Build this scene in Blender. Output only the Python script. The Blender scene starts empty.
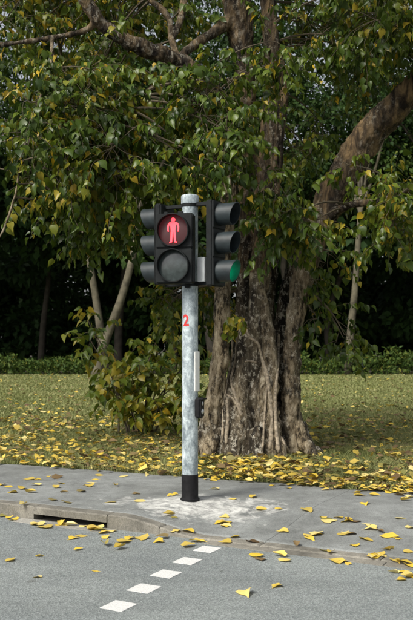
import bpy, bmesh, math, random
import numpy as np
from mathutils import Vector, Matrix, noise as mnoise

random.seed(7)
rng = np.random.default_rng(7)
S = bpy.context.scene
COL = S.collection

# ------------------------------------------------------------------ camera
FPX, CX, HOR, CAMH = 861.0, 206.5, 345.0, 1.63      # photo pixels: focal, centre column, horizon row; metres
cam = bpy.data.cameras.new('camera')
camo = bpy.data.objects.new('camera', cam)
COL.objects.link(camo)
camo.location = (0, 0, CAMH)
camo.rotation_euler = (math.radians(90), 0, 0)
cam.sensor_fit = 'HORIZONTAL'
cam.sensor_width = 24.0
cam.lens = FPX / 413 * 24.0
cam.shift_y = 35.0 / 413
cam.clip_end = 3000
cam.dof.use_dof = True
cam.dof.focus_distance = 8.3
cam.dof.aperture_fstop = 4.5
S.camera = camo

# ------------------------------------------------------------------ world, sun, exposure
SUN_DIR = Vector((-0.60, -0.64, 0.90)).normalized()      # towards the sun
w = bpy.data.worlds.new('World')
S.world = w
w.use_nodes = True
nt = w.node_tree
nt.nodes.clear()
sky = nt.nodes.new('ShaderNodeTexSky')
sky.sky_type = 'NISHITA'
sky.sun_disc = False
sky.sun_elevation = math.asin(SUN_DIR.z)
sky.sun_rotation = math.atan2(SUN_DIR.x, SUN_DIR.y)
sky.air_density = 1.0
sky.dust_density = 4.0
sky.ozone_density = 1.0
hs = nt.nodes.new('ShaderNodeHueSaturation')
hs.inputs['Saturation'].default_value = 0.27
bg = nt.nodes.new('ShaderNodeBackground')
bg.inputs['Strength'].default_value = 0.062
wo = nt.nodes.new('ShaderNodeOutputWorld')
nt.links.new(sky.outputs[0], hs.inputs['Color'])
nt.links.new(hs.outputs[0], bg.inputs['Color'])
nt.links.new(bg.outputs[0], wo.inputs['Surface'])

sl = bpy.data.lights.new('sun', 'SUN')
sl.energy = 1.5
sl.angle = math.radians(18)
sl.color = (1.0, 0.955, 0.86)
slo = bpy.data.objects.new('sun', sl)
COL.objects.link(slo)
slo.location = (-6, -6, 20)
slo.rotation_euler = (-SUN_DIR).to_track_quat('-Z', 'Y').to_euler()

S.view_settings.view_transform = 'Standard'
S.view_settings.look = 'None'
S.view_settings.exposure = 1.45
S.view_settings.gamma = 1.0
S.view_settings.use_curve_mapping = False


# ------------------------------------------------------------------ pixel <-> place
def P(px, py, Y):
    """point at depth Y on the ray of a photo pixel"""
    return Vector(((px - CX) / FPX * Y, Y, CAMH - (py - HOR) / FPX * Y))


def G(px, py, z=0.0):
    """point of a photo pixel on the level z"""
    return P(px, py, FPX * (CAMH - z) / (py - HOR))


# road frame: u runs along the kerb to the right, n points away from the road
O2 = Vector((0.03, 7.16))
U2 = Vector((0.883, -0.469)).normalized()
N2 = Vector((0.469, 0.883)).normalized()


def UN(u, n, z=0.0):
    p = O2 + U2 * u + N2 * n
    return Vector((p.x, p.y, z))


def toUN(x, y):
    d = Vector((x, y)) - O2
    return d.dot(U2), d.dot(N2)


def sm(t):
    t = min(1.0, max(0.0, t))
    return t * t * (3 - 2 * t)


POLE = Vector((-0.159, 8.29, 0.0))
PU, PN = toUN(POLE.x, POLE.y)


def pave_z(u, n):
    k = sm((-u - 0.08) / 0.85)
    r = sm(n / 1.5)
    z = 0.12 * (k + (1 - k) * r) + 0.012 * (1 - k) * (1 - r)
    d = math.hypot(u - PU, n - PN)
    z += 0.028 * math.exp(-(d / 0.34) ** 2)
    z += 0.004 * mnoise.noise(Vector((u * 1.7, n * 1.7, 3.0)))
    return z


def grass_n(u):
    return 2.36 + 0.05 * max(-6, min(6, u)) + 0.05 * mnoise.noise(Vector((u * 1.3, 0.0, 9.0))) + 0.025 * mnoise.noise(Vector((u * 6.0, 0.0, 5.0)))


LAWN_Z = 0.105


def surf_z(x, y):
    u, n = toUN(x, y)
    if n < 0.0:
        return 0.0
    if n < grass_n(u):
        return pave_z(u, n)
    return LAWN_Z


# ------------------------------------------------------------------ helpers
def tag(o, label=None, cat=None, group=None, kind=None):
    if label: o['label'] = label
    if cat: o['category'] = cat
    if group: o['group'] = group
    if kind: o['kind'] = kind
    return o


def link(name, me, mat=None, parent=None, smooth=False):
    o = bpy.data.objects.new(name, me)
    COL.objects.link(o)
    if mat is not None and me is not None and len(me.materials) == 0:
        me.materials.append(mat)
    if parent is not None:
        adopt(o, parent)
    if smooth:
        me.polygons.foreach_set('use_smooth', np.ones(len(me.polygons), dtype=bool))
    return o


WORLD = {}


def adopt(o, parent):
    """keeps the child's own coordinates in metres of the place"""
    o.parent = parent
    o.matrix_parent_inverse = WORLD.get(parent.name, Matrix.Identity(4)).inverted()


def empty(name, loc):
    o = bpy.data.objects.new(name, None)
    COL.objects.link(o)
    o.location = loc
    o.empty_display_size = 0.2
    WORLD[o.name] = Matrix.Translation(Vector(loc))
    return o


def np_mesh(name, verts, faces):
    """verts (N,3), faces (M,k) of one size k"""
    me = bpy.data.meshes.new(name)
    verts = np.asarray(verts, dtype=np.float32)
    faces = np.asarray(faces, dtype=np.int32)
    m, k = faces.shape
    me.vertices.add(len(verts))
    me.vertices.foreach_set('co', verts.ravel())
    me.loops.add(m * k)
    me.loops.foreach_set('vertex_index', faces.ravel())
    me.polygons.add(m)
    me.polygons.foreach_set('loop_start', np.arange(0, m * k, k, dtype=np.int32))
    me.polygons.foreach_set('loop_total', np.full(m, k, dtype=np.int32))
    me.update(calc_edges=True)
    return me


def bm_mesh(name, bm):
    me = bpy.data.meshes.new(name)
    bm.normal_update()
    bm.to_mesh(me)
    bm.free()
    return me


class Tubes:
    """collects tapered tubes in one mesh"""

    def __init__(self, sides=8):
        self.v, self.f, self.n, self.sides = [], [], 0, sides

    def add(self, pts, radii, sides=None, caps=True):
        s = sides or self.sides
        pts = [Vector(p) for p in pts]
        ang = np.arange(s) * 2 * math.pi / s
        prev = None
        base = self.n
        for i, p in enumerate(pts):
            t = (pts[min(i + 1, len(pts) - 1)] - pts[max(i - 1, 0)])
            t = t.normalized() if t.length > 1e-9 else Vector((0, 0, 1))
            if prev is None:
                a = t.cross(Vector((0.13, 0.97, 0.21)))
                if a.length < 1e-3: a = t.cross(Vector((1, 0, 0)))
            else:
                a = prev - t * prev.dot(t)
            a.normalize()
            prev = a
            b = t.cross(a)
            r = radii[i] if hasattr(radii, '__len__') else radii
            for q in ang:
                self.v.append(tuple(p + a * (math.cos(q) * r) + b * (math.sin(q) * r)))
        self.n += len(pts) * s
        for i in range(len(pts) - 1):
            for j in range(s):
                j2 = (j + 1) % s
                A = base + i * s
                self.f.append((A + j, A + j2, A + s + j2, A + s + j))
        if caps:
            for e, flip in ((0, True), (len(pts) - 1, False)):
                c = len(self.v)
                self.v.append(tuple(pts[e])); self.n += 1
                for j in range(s):
                    j2 = (j + 1) % s
                    A = base + e * s
                    self.f.append((c, A + j2, A + j, c) if flip else (c, A + j, A + j2, c))

    def mesh(self, name):
        bm_faces = [f if f[0] != f[3] else f[:3] for f in self.f]
        me = bpy.data.meshes.new(name)
        me.from_pydata(self.v, [], bm_faces)
        me.update()
        return me


def spline(pts, per=6):
    """Catmull-Rom through tuples of any length"""
    a = [np.array(p, dtype=float) for p in pts]
    a = [2 * a[0] - a[1]] + a + [2 * a[-1] - a[-2]]
    out = []
    for i in range(1, len(a) - 2):
        for k in range(per):
            t = k / per
            out.append(0.5 * (2 * a[i] + (a[i + 1] - a[i - 1]) * t + (2 * a[i - 1] - 5 * a[i] + 4 * a[i + 1] - a[i + 2]) * t * t
                              + (3 * a[i] - a[i - 1] - 3 * a[i + 1] + a[i + 2]) * t ** 3))
    out.append(a[-2])
    return out


# ------------------------------------------------------------------ materials
def new_mat(name):
    m = bpy.data.materials.new(name)
    m.use_nodes = True
    t = m.node_tree
    p = t.nodes['Principled BSDF']
    return m, t, p


def node(t, typ, **kw):
    n = t.nodes.new(typ)
    for k, v in kw.items():
        if k in n.inputs: n.inputs[k].default_value = v
        else: setattr(n, k, v)
    return n


def ramp(t, fac, stops):
    r = t.nodes.new('ShaderNodeValToRGB')
    e = r.color_ramp.elements
    while len(e) > 1: e.remove(e[-1])
    e[0].position = stops[0][0]; e[0].color = (*stops[0][1], 1)
    for p, c in stops[1:]:
        x = e.new(p); x.color = (*c, 1)
    t.links.new(fac, r.inputs[0])
    return r.outputs[0]


def mix(t, fac, a, b, mode='MIX'):
    m = t.nodes.new('ShaderNodeMix')
    m.data_type = 'RGBA'; m.blend_type = mode
    for sock, val in ((m.inputs[0], fac), (m.inputs[6], a), (m.inputs[7], b)):
        if isinstance(val, (int, float)): sock.default_value = val
        elif isinstance(val, tuple): sock.default_value = (*val, 1)
        else: t.links.new(val, sock)
    return m.outputs[2]


def noise_tex(t, scale, detail=4, rough=0.55, vec=None, dist=0.0):
    n = node(t, 'ShaderNodeTexNoise', Scale=scale, Detail=detail, Roughness=rough, Distortion=dist)
    if vec is not None: t.links.new(vec, n.inputs['Vector'])
    return n.outputs['Fac']


def mapping(t, scale, src='Object', rot=(0, 0, 0)):
    tc = t.nodes.new('ShaderNodeTexCoord')
    mp = t.nodes.new('ShaderNodeMapping')
    mp.inputs['Scale'].default_value = scale
    mp.inputs['Rotation'].default_value = rot
    t.links.new(tc.outputs[src], mp.inputs['Vector'])
    return mp.outputs[0]


def bump(t, p, h, strength, dist=0.01):
    b = node(t, 'ShaderNodeBump', Strength=strength, Distance=dist)
    t.links.new(h, b.inputs['Height'])
    t.links.new(b.outputs[0], p.inputs['Normal'])


def plain(name, col, rough=0.5, metal=0.0, spec=0.5, var=0.15, scale=12.0):
    m, t, p = new_mat(name)
    f = noise_tex(t, scale, 5, 0.6, mapping(t, (1, 1, 1)))
    lo = tuple(c * (1 - var) for c in col); hi = tuple(min(1, c * (1 + var)) for c in col)
    t.links.new(ramp(t, f, [(0.3, lo), (0.7, hi)]), p.inputs['Base Color'])
    p.inputs['Roughness'].default_value = rough
    p.inputs['Metallic'].default_value = metal
    p.inputs['Specular IOR Level'].default_value = spec
    return m


def leaf_mat(name, stops, source, rough=0.37, trans=0.36, spec=0.34):
    """source 'attr' reads the leaf's own colour number, 'object' the object's colour number"""
    m, t, p = new_mat(name)
    if source == 'attr':
        a = node(t, 'ShaderNodeAttribute', attribute_name='tint')
        fac = a.outputs['Fac']
    else:
        a = t.nodes.new('ShaderNodeObjectInfo')
        s = t.nodes.new('ShaderNodeSeparateColor')
        t.links.new(a.outputs['Color'], s.inputs[0])
        fac = s.outputs[0]
    c = ramp(t, fac, stops)
    c = mix(t, 0.35, c, ramp(t, noise_tex(t, 30.0, 3, 0.6, mapping(t, (1, 1, 1))), [(0.35, (0.35, 0.35, 0.3)), (0.7, (1, 1, 1))]), 'MULTIPLY')
    t.links.new(c, p.inputs['Base Color'])
    p.inputs['Roughness'].default_value = rough
    p.inputs['Specular IOR Level'].default_value = spec
    tr = t.nodes.new('ShaderNodeBsdfTranslucent')
    t.links.new(c, tr.inputs['Color'])
    mx = t.nodes.new('ShaderNodeMixShader')
    mx.inputs[0].default_value = trans
    t.links.new(p.outputs[0], mx.inputs[1]); t.links.new(tr.outputs[0], mx.inputs[2])
    t.links.new(mx.outputs[0], t.nodes['Material Output'].inputs['Surface'])
    return m


FIG = [(0.0, (0.028, 0.056, 0.009)), (0.35, (0.066, 0.110, 0.012)), (0.6, (0.122, 0.172, 0.017)), (0.78, (0.21, 0.225, 0.022)),
       (0.88, (0.37, 0.295, 0.03)), (1.0, (0.56, 0.37, 0.025))]
M_leaf = leaf_mat('fig_leaf', FIG, 'attr')
M_leaf_o = leaf_mat('fig_leaf_single', FIG, 'object')
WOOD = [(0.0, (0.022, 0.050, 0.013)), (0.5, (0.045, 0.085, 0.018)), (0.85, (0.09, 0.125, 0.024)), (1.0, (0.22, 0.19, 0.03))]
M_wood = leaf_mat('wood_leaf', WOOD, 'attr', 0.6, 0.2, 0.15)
FALL = [(0.0, (0.10, 0.06, 0.028)), (0.18, (0.26, 0.18, 0.085)), (0.32, (0.22, 0.22, 0.065)), (0.45, (0.56, 0.42, 0.10)), (0.75, (0.78, 0.55, 0.06)), (1.0, (0.80, 0.68, 0.30))]
M_fall = leaf_mat('fallen_leaf', FALL, 'attr', 0.6, 0.15, 0.3)
M_fall_o = leaf_mat('fallen_leaf_single', FALL, 'object', 0.6, 0.15, 0.3)
GRASS = [(0.0, (0.15, 0.18, 0.055)), (0.5, (0.275, 0.295, 0.11)), (0.85, (0.39, 0.375, 0.17)), (1.0, (0.50, 0.44, 0.24))]
M_grass = leaf_mat('grass_blade', GRASS, 'attr', 0.6, 0.32, 0.3)


def asphalt():
    m, t, p = new_mat('asphalt')
    v = mapping(t, (1, 1, 1))
    vo = node(t, 'ShaderNodeTexVoronoi', Scale=125.0)
    t.links.new(v, vo.inputs['Vector'])
    stone = ramp(t, vo.outputs['Color'], [(0.1, (0.125, 0.140, 0.140)), (0.5, (0.205, 0.225, 0.222)), (0.85, (0.31, 0.335, 0.33))])
    f = noise_tex(t, 220.0, 3, 0.7, v)
    grit = ramp(t, f, [(0.36, (0.5, 0.5, 0.5)), (0.55, (1, 1, 1)), (0.72, (1.35, 1.35, 1.33))])
    c = mix(t, 0.8, stone, grit, 'MULTIPLY')
    big = ramp(t, noise_tex(t, 0.9, 5, 0.6, v), [(0.3, (0.82, 0.83, 0.84)), (0.7, (1.12, 1.12, 1.10))])
    c = mix(t, 1.0, c, big, 'MULTIPLY')
    strk = ramp(t, noise_tex(t, 1.6, 6, 0.7, mapping(t, (0.35, 2.2, 1), rot=(0, 0, math.radians(28))), 0.4), [(0.40, (0.88, 0.88, 0.88)), (0.55, (1, 1, 1)), (0.7, (1.06, 1.06, 1.05))])
    c = mix(t, 1.0, c, strk, 'MULTIPLY')
    spot = ramp(t, noise_tex(t, 7.0, 2, 0.4, v), [(0.70, (1, 1, 1)), (0.76, (0.5, 0.48, 0.45))])
    c = mix(t, 0.7, c, spot, 'MULTIPLY')
    t.links.new(c, p.inputs['Base Color'])
    p.inputs['Roughness'].default_value = 0.85
    bump(t, p, vo.outputs['Distance'], 0.6, 0.006)
    return m


def concrete(name, base, stain=0.5, patch=False):
    m, t, p = new_mat(name)
    v = mapping(t, (1, 1, 1))
    f = noise_tex(t, 2.2, 7, 0.65, v)
    c = ramp(t, f, [(0.28, tuple(b * (1 - 0.42 * stain) for b in base)), (0.52, base), (0.75, tuple(b * (1 + 0.3 * stain) for b in base))])
    g = ramp(t, noise_tex(t, 90.0, 4, 0.7, v), [(0.32, (0.58, 0.58, 0.58)), (0.5, (1, 1, 1)), (0.68, (1.34, 1.34, 1.33))])
    c = mix(t, 0.9, c, g, 'MULTIPLY')
    # dark grime blotches
    g2 = ramp(t, noise_tex(t, 0.8, 4, 0.7, v, 0.6), [(0.42, (1, 1, 1)), (0.62, (0.60, 0.60, 0.58))])
    c = mix(t, 0.75 * stain, c, g2, 'MULTIPLY')
    sp = ramp(t, noise_tex(t, 26.0, 3, 0.6, v), [(0.62, (1, 1, 1)), (0.70, (0.62, 0.60, 0.56))])
    c = mix(t, 0.8 * stain, c, sp, 'MULTIPLY')
    md = ramp(t, noise_tex(t, 6.0, 6, 0.7, v, 0.8), [(0.36, (0.80, 0.80, 0.79)), (0.5, (1, 1, 1)), (0.66, (1.2, 1.2, 1.19))])
    c = mix(t, stain, c, md, 'MULTIPLY')
    if patch:       # cement slurry spilt round the foot of the pole
        pt = t.nodes.new('ShaderNodeTexCoord')
        d = node(t, 'ShaderNodeVectorMath', operation='DISTANCE')
        mp = t.nodes.new('ShaderNodeMapping')
        mp.inputs['Location'].default_value = (-(POLE.x + 0.06), -(POLE.y - 0.14), 0)
        ro = t.nodes.new('ShaderNodeMapping')
        ro.inputs['Rotation'].default_value = (0, 0, math.radians(28))
        ro.inputs['Scale'].default_value = (0.43, 0.80, 0.0)
        t.links.new(pt.outputs['Object'], mp.inputs['Vector'])
        t.links.new(mp.outputs[0], ro.inputs['Vector'])
        d.inputs[1].default_value = (0, 0, 0)
        t.links.new(ro.outputs[0], d.inputs[0])
        mr = node(t, 'ShaderNodeMapRange')
        mr.inputs['From Min'].default_value = 0.12; mr.inputs['From Max'].default_value = 0.80
        mr.inputs['To Min'].default_value = 0.16; mr.inputs['To Max'].default_value = -0.42
        t.links.new(d.outputs['Value'], mr.inputs['Value'])
        sw = noise_tex(t, 3.6, 7, 0.70, v, 1.3)
        ad = node(t, 'ShaderNodeMath', operation='ADD')
        t.links.new(mr.outputs[0], ad.inputs[0]); t.links.new(sw, ad.inputs[1])
        k = ramp(t, ad.outputs[0], [(0.45, (0, 0, 0)), (0.51, (0.55, 0.55, 0.55)), (0.60, (0.95, 0.95, 0.95))])
        wv = ramp(t, noise_tex(t, 13.0, 6, 0.75, v, 0.5), [(0.35, (0.20, 0.20, 0.19)), (0.6, (0.56, 0.56, 0.53))])
        c = mix(t, k, c, wv)
    t.links.new(c, p.inputs['Base Color'])
    p.inputs['Roughness'].default_value = 0.85
    bump(t, p, noise_tex(t, 120.0, 4, 0.7, v), 0.35, 0.004)
    return m


M_asphalt = asphalt()
M_pave = concrete('pavement_concrete', (0.20, 0.21, 0.205), 0.8, True)
M_kerb = concrete('kerb_concrete', (0.19, 0.178, 0.150), 1.0)
M_gut = concrete('gutter_concrete', (0.30, 0.29, 0.26), 0.8)
M_dark = plain('drain_dark', (0.05, 0.047, 0.04), 0.95)


def soil(name, a, b, scale=3.0):
    m, t, p = new_mat(name)
    v = mapping(t, (1, 1, 1))
    t.links.new(ramp(t, noise_tex(t, scale, 8, 0.7, v), [(0.3, a), (0.7, b)]), p.inputs['Base Color'])
    p.inputs['Roughness'].default_value = 0.95
    bump(t, p, noise_tex(t, scale * 12, 6, 0.7, v), 0.7, 0.03)
    return m


M_lawn = soil('lawn_soil', (0.10, 0.115, 0.04), (0.18, 0.19, 0.07), 6.0)
M_soil = soil('forest_soil', (0.018, 0.015, 0.009), (0.04, 0.036, 0.018), 1.5)


def paint():
    m, t, p = new_mat('road_paint')
    v = mapping(t, (1, 1, 1))
    f = noise_tex(t, 140.0, 4, 0.7, v)
    c = ramp(t, f, [(0.30, (0.24, 0.25, 0.24)), (0.40, (0.50, 0.50, 0.485)), (0.62, (0.66, 0.66, 0.64))])
    t.links.new(c, p.inputs['Base Color'])
    p.inputs['Roughness'].default_value = 0.7
    bump(t, p, f, 0.4, 0.003)
    return m


M_paint = paint()


def galv():
    m, t, p = new_mat('galvanised_steel')
    v = mapping(t, (1, 1, 0.8))
    vo = node(t, 'ShaderNodeTexVoronoi', Scale=70.0, Randomness=1.0)
    t.links.new(v, vo.inputs['Vector'])
    sp = ramp(t, vo.outputs['Color'], [(0.1, (0.28, 0.325, 0.345)), (0.5, (0.35, 0.40, 0.42)), (0.9, (0.43, 0.48, 0.495))])
    st = ramp(t, noise_tex(t, 11.0, 7, 0.7, mapping(t, (1, 1, 0.5)), 0.6), [(0.38, (0.42, 0.46, 0.49)), (0.51, (0.92, 0.94, 0.95)), (0.62, (1.5, 1.5, 1.48))])
    c = mix(t, 0.9, sp, st, 'MULTIPLY')
    t.links.new(c, p.inputs['Base Color'])
    p.inputs['Metallic'].default_value = 0.25
    p.inputs['Roughness'].default_value = 0.55
    bump(t, p, noise_tex(t, 60.0, 3, 0.6, v), 0.15, 0.003)
    return m


M_galv = galv()
M_black = plain('black_paint', (0.007, 0.007, 0.008), 0.6, 0, 0.22, 0.6, 20)
M_house = plain('signal_black', (0.007, 0.009, 0.0095), 0.58, 0, 0.2, 0.45, 14)
M_visor = plain('visor_slate', (0.016, 0.023, 0.026), 0.5, 0, 0.4, 0.4, 14)
M_box = plain('bracket_grey', (0.52, 0.55, 0.56), 0.5, 0.1, 0.5, 0.12, 14)
M_plate = plain('white_plate', (0.74, 0.74, 0.70), 0.5, 0, 0.5, 0.08, 20)
M_red = plain('red_paint', (0.50, 0.03, 0.03), 0.6, 0, 0.4, 0.2, 30)
M_lens = plain('dark_lens', (0.035, 0.045, 0.045), 0.2, 0, 0.7, 0.35, 22)
M_btn = plain('button_steel', (0.45, 0.46, 0.46), 0.35, 0.6, 0.5, 0.1)


def emit(name, col, strength):
    m, t, p = new_mat(name)
    p.inputs['Base Color'].default_value = (*col, 1)
    p.inputs['Emission Color'].default_value = (*col, 1)
    p.inputs['Emission Strength'].default_value = strength
    return m


M_man = emit('red_lamp', (1.0, 0.040, 0.055), 1.1)
M_lens_on = emit('red_lamp_glass', (0.028, 0.004, 0.005), 0.45)
M_green = emit('green_lamp', (0.0, 0.85, 0.36), 3.2)


def bark():
    m, t, p = new_mat('fig_bark')
    v = mapping(t, (1, 1, 0.30))
    v2 = mapping(t, (1, 1, 1))
    f1 = noise_tex(t, 7.0, 8, 0.68, v, 0.5)
    dark = ramp(t, f1, [(0.43, (0.008, 0.006, 0.005)), (0.53, (0.030, 0.024, 0.016)), (0.65, (0.12, 0.095, 0.065))])
    lich = ramp(t, noise_tex(t, 16.0, 8, 0.8, mapping(t, (1, 1, .7)), 0.25), [(0.53, (0, 0, 0)), (0.575, (1, 1, 1))])
    a = node(t, 'ShaderNodeAttribute', attribute_name='pale')
    c = mix(t, lich, dark, (0.42, 0.39, 0.32))
    pale = ramp(t, noise_tex(t, 11.0, 8, 0.78, v), [(0.43, (0.020, 0.015, 0.009)), (0.485, (0.20, 0.155, 0.095)), (0.63, (0.54, 0.46, 0.32))])
    c = mix(t, a.outputs['Fac'], c, pale)
    w = node(t, 'ShaderNodeAttribute', attribute_name='warm')
    c = mix(t, w.outputs['Fac'], c, ramp(t, f1, [(0.40, (0.014, 0.010, 0.007)), (0.5, (0.075, 0.052, 0.030)), (0.62, (0.25, 0.17, 0.085))]))
    t.links.new(c, p.inputs['Base Color'])
    p.inputs['Roughness'].default_value = 0.9
    p.inputs['Specular IOR Level'].default_value = 0.25
    h = node(t, 'ShaderNodeMath', operation='ADD')
    t.links.new(f1, h.inputs[0]); t.links.new(noise_tex(t, 30.0, 6, 0.7, v), h.inputs[1])
    bump(t, p, h.outputs[0], 1.0, 0.03)
    return m


M_bark = bark()
M_root = plain('root_bark', (0.27, 0.225, 0.165), 0.85, 0, 0.3, 0.75, 22)
M_twig = plain('twig_bark', (0.085, 0.07, 0.045), 0.9, 0, 0.3, 0.5, 10)
M_trunk = plain('far_trunk', (0.088, 0.078, 0.052), 0.9, 0, 0.3, 0.55, 2.5)
M_trunkd = plain('wood_trunk_dark', (0.04, 0.034, 0.025), 0.9, 0, 0.3, 0.5, 2.5)

# ------------------------------------------------------------------ setting
def grid_mesh(name, us, ns, zf, place=UN):
    v = [tuple(place(u, n, zf(u, n))) for u in us for n in ns]
    k = len(ns)
    f = [(i * k + j, (i + 1) * k + j, (i + 1) * k + j + 1, i * k + j + 1) for i in range(len(us) - 1) for j in range(k - 1)]
    me = bpy.data.meshes.new(name)
    me.from_pydata(v, [], f)
    me.update()
    return me


tag(link('ground', grid_mesh('ground', [-900, 900], [-900, 900], lambda u, n: -0.04), M_soil), kind='structure')
road = tag(link('road', grid_mesh('road', np.linspace(-60, 60, 41), np.linspace(-9, 0.004, 13), lambda u, n: 0.0), M_asphalt), kind='structure')


def lawn_mesh():
    us = np.concatenate([np.linspace(-60, -8, 14)[:-1], np.linspace(-8, 8, 65), np.linspace(8, 60, 14)[1:]])
    rows = [0.0, 0.5, 2, 6, 15, 36.5, 60, 120]
    v, f = [], []
    for u in us:
        e = grass_n(u) - 0.03
        for r in rows: v.append(tuple(UN(u, e + r, LAWN_Z)))
    k = len(rows)
    for i in range(len(us) - 1):
        for j in range(k - 1): f.append((i * k + j, (i + 1) * k + j, (i + 1) * k + j + 1, i * k + j + 1))
    me = bpy.data.meshes.new('lawn'); me.from_pydata(v, [], f); me.update()
    return me


lawn = tag(link('lawn', lawn_mesh(), M_lawn), kind='structure')

# forest floor beyond the lawn edge, rising into a wooded bank
def floor_z(x, y):
    return LAWN_Z + 0.02 + 0.05 * sm((y - 44) / 6) + 0.2 * mnoise.noise(Vector((x * 0.2, y * 0.2, 0))) * sm((y - 45) / 5)


me = grid_mesh('forest_floor', np.linspace(-70, 70, 57), np.linspace(43.6, 130, 36), floor_z, lambda u, n, z: Vector((u, n, z)))
tag(link('forest_floor', me, M_soil, smooth=True), kind='structure')

# ---- pavement in poured bays
pavement = tag(link('pavement', grid_mesh('pavement', [-40, 40], [0.12, 2.0], lambda u, n: -0.012), M_kerb), kind='structure')
JOINT = [-14, -11.2, -8.4, -5.4, -2.45, 0.44, 3.3, 6.2, 9.1, 12]
for a, b in zip(JOINT[:-1], JOINT[1:]):
    near = -4 < (a + b) / 2 < 3
    us = np.linspace(a + 0.0015, b - 0.0015, 61 if near else 7)
    v, f = [], []
    K = 49 if near else 9
    for i, u in enumerate(us):
        e = grass_n(u)
        edge = 0 < i < len(us) - 1
        ns = [0.142] + list(np.linspace(0.142, e, K)) + [e]
        for j, n in enumerate(ns):
            z = pave_z(u, n)
            if j == 0 or j == K + 1: z -= 0.07
            elif not edge or j == 1: z -= 0.002
            v.append(tuple(UN(u, n, z)))
    k = K + 2
    for i in range(len(us) - 1):
        for j in range(k - 1): f.append((i * k + j, (i + 1) * k + j, (i + 1) * k + j + 1, i * k + j + 1))
    me = bpy.data.meshes.new('paving_bay'); me.from_pydata(v, [], f); me.update()
    link('paving_bay', me, M_pave, pavement, smooth=True)

# ---- kerb stones
kerb = tag(link('kerb', grid_mesh('kerb', [-40, 40], [0.01, 0.13], lambda u, n: -0.014), M_dark), kind='structure')


def kerb_top(u):
    k = sm((-u - 0.08) / 0.85)
    return 0.014 + 0.110 * k


def kerb_stone(u0, u1, zb=-0.02, parent=None, name='kerb_stone', n0=0.0):
    prof_n = [n0, n0 + 0.001, n0 + 0.012, 0.125, 0.138, 0.138]
    us = [u0] + list(np.linspace(u0 + 0.012, u1 - 0.012, 31)) + [u1]
    v, f = [], []
    for i, u in enumerate(us):
        tp = kerb_top(u) - (0.008 if i in (0, len(us) - 1) else 0) + 0.004 * mnoise.noise(Vector((u * 5, 1, 0))) + 0.004 * mnoise.noise(Vector((u * 21, 1, 0)))
        ch = min(0.012, 0.6 * (tp - zb))
        wob = 0.005 * mnoise.noise(Vector((u * 7, 4, 0))) + 0.004 * mnoise.noise(Vector((u * 26, 4, 0)))
        zs = [zb, tp - ch, tp, tp, tp - 0.5 * ch, zb]
        for n, z in zip(prof_n, zs): v.append(tuple(UN(u, n + (wob if n < 0.1 else 0), z)))
    k = 6
    for i in range(len(us) - 1):
        for j in range(k):
            j2 = (j + 1) % k
            f.append((i * k + j, i * k + j2, (i + 1) * k + j2, (i + 1) * k + j))
    f.append(tuple(range(k - 1, -1, -1)))
    f.append(tuple((len(us) - 1) * k + j for j in range(k)))
    me = bpy.data.meshes.new(name); me.from_pydata(v, [], f); me.update()
    return link(name, me, M_kerb, parent)


SLOT0, SLOT1 = -1.86, -1.03
stones = [(-12.3, -9.6), (-9.594, -6.9), (-6.894, -4.2), (-4.194, -2.96), (-2.954, SLOT0), (SLOT1, -0.5), (-0.494, 0.44), (0.446, 1.44),
          (1.446, 2.44), (2.446, 3.44), (3.446, 5.4), (5.406, 8), (8.006, 12)]
for a, b in stones:
    kerb_stone(a, b, parent=kerb)

# ---- kerb inlet drain
drain = empty('storm_drain', UN((SLOT0 + SLOT1) / 2, 0.1, 0))
tag(drain, 'dark slot of a kerb inlet drain under a concrete lintel, yellow leaves caught in it', 'drain')
kerb_stone(SLOT0 + 0.003, SLOT1 - 0.003, zb=0.056, parent=drain, name='lintel', n0=-0.012)


def box_un(name, u0, u1, n0, n1, z0, z1, mat, parent, bev=0.004):
    bm = bmesh.new()
    vs = [bm.verts.new(UN(u, n, z)) for u in (u0, u1) for n in (n0, n1) for z in (z0, z1)]
    for q in ((0, 1, 3, 2), (4, 6, 7, 5), (0, 4, 5, 1), (2, 3, 7, 6), (0, 2, 6, 4), (1, 5, 7, 3)):
        bm.faces.new([vs[i] for i in q])
    bmesh.ops.recalc_face_normals(bm, faces=bm.faces)
    if bev: bmesh.ops.bevel(bm, geom=bm.edges[:], offset=bev, segments=2, affect='EDGES')
    return link(name, bm_mesh(name, bm), mat, parent)


box_un('back_wall', SLOT0 - 0.05, SLOT1 + 0.05, 0.24, 0.29, -0.03, 0.10, M_kerb, drain, 0)
box_un('drain_floor', SLOT0 - 0.05, SLOT1 + 0.05, 0.0, 0.24, -0.025, -0.006, M_kerb, drain, 0)
box_un('gutter_apron', SLOT0 - 0.12, SLOT1 + 0.12, -0.16, -0.014, -0.012, 0.007, M_gut, drain, 0.003)
# concrete channel strip along the dropped kerb
for a, b in ((0.0, 1.5), (1.506, 3.0), (3.006, 6.0)):
    box_un('channel_strip', a, b, -0.12, -0.006, -0.01, 0.006, M_gut if False else M_kerb, kerb, 0.002)

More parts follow.
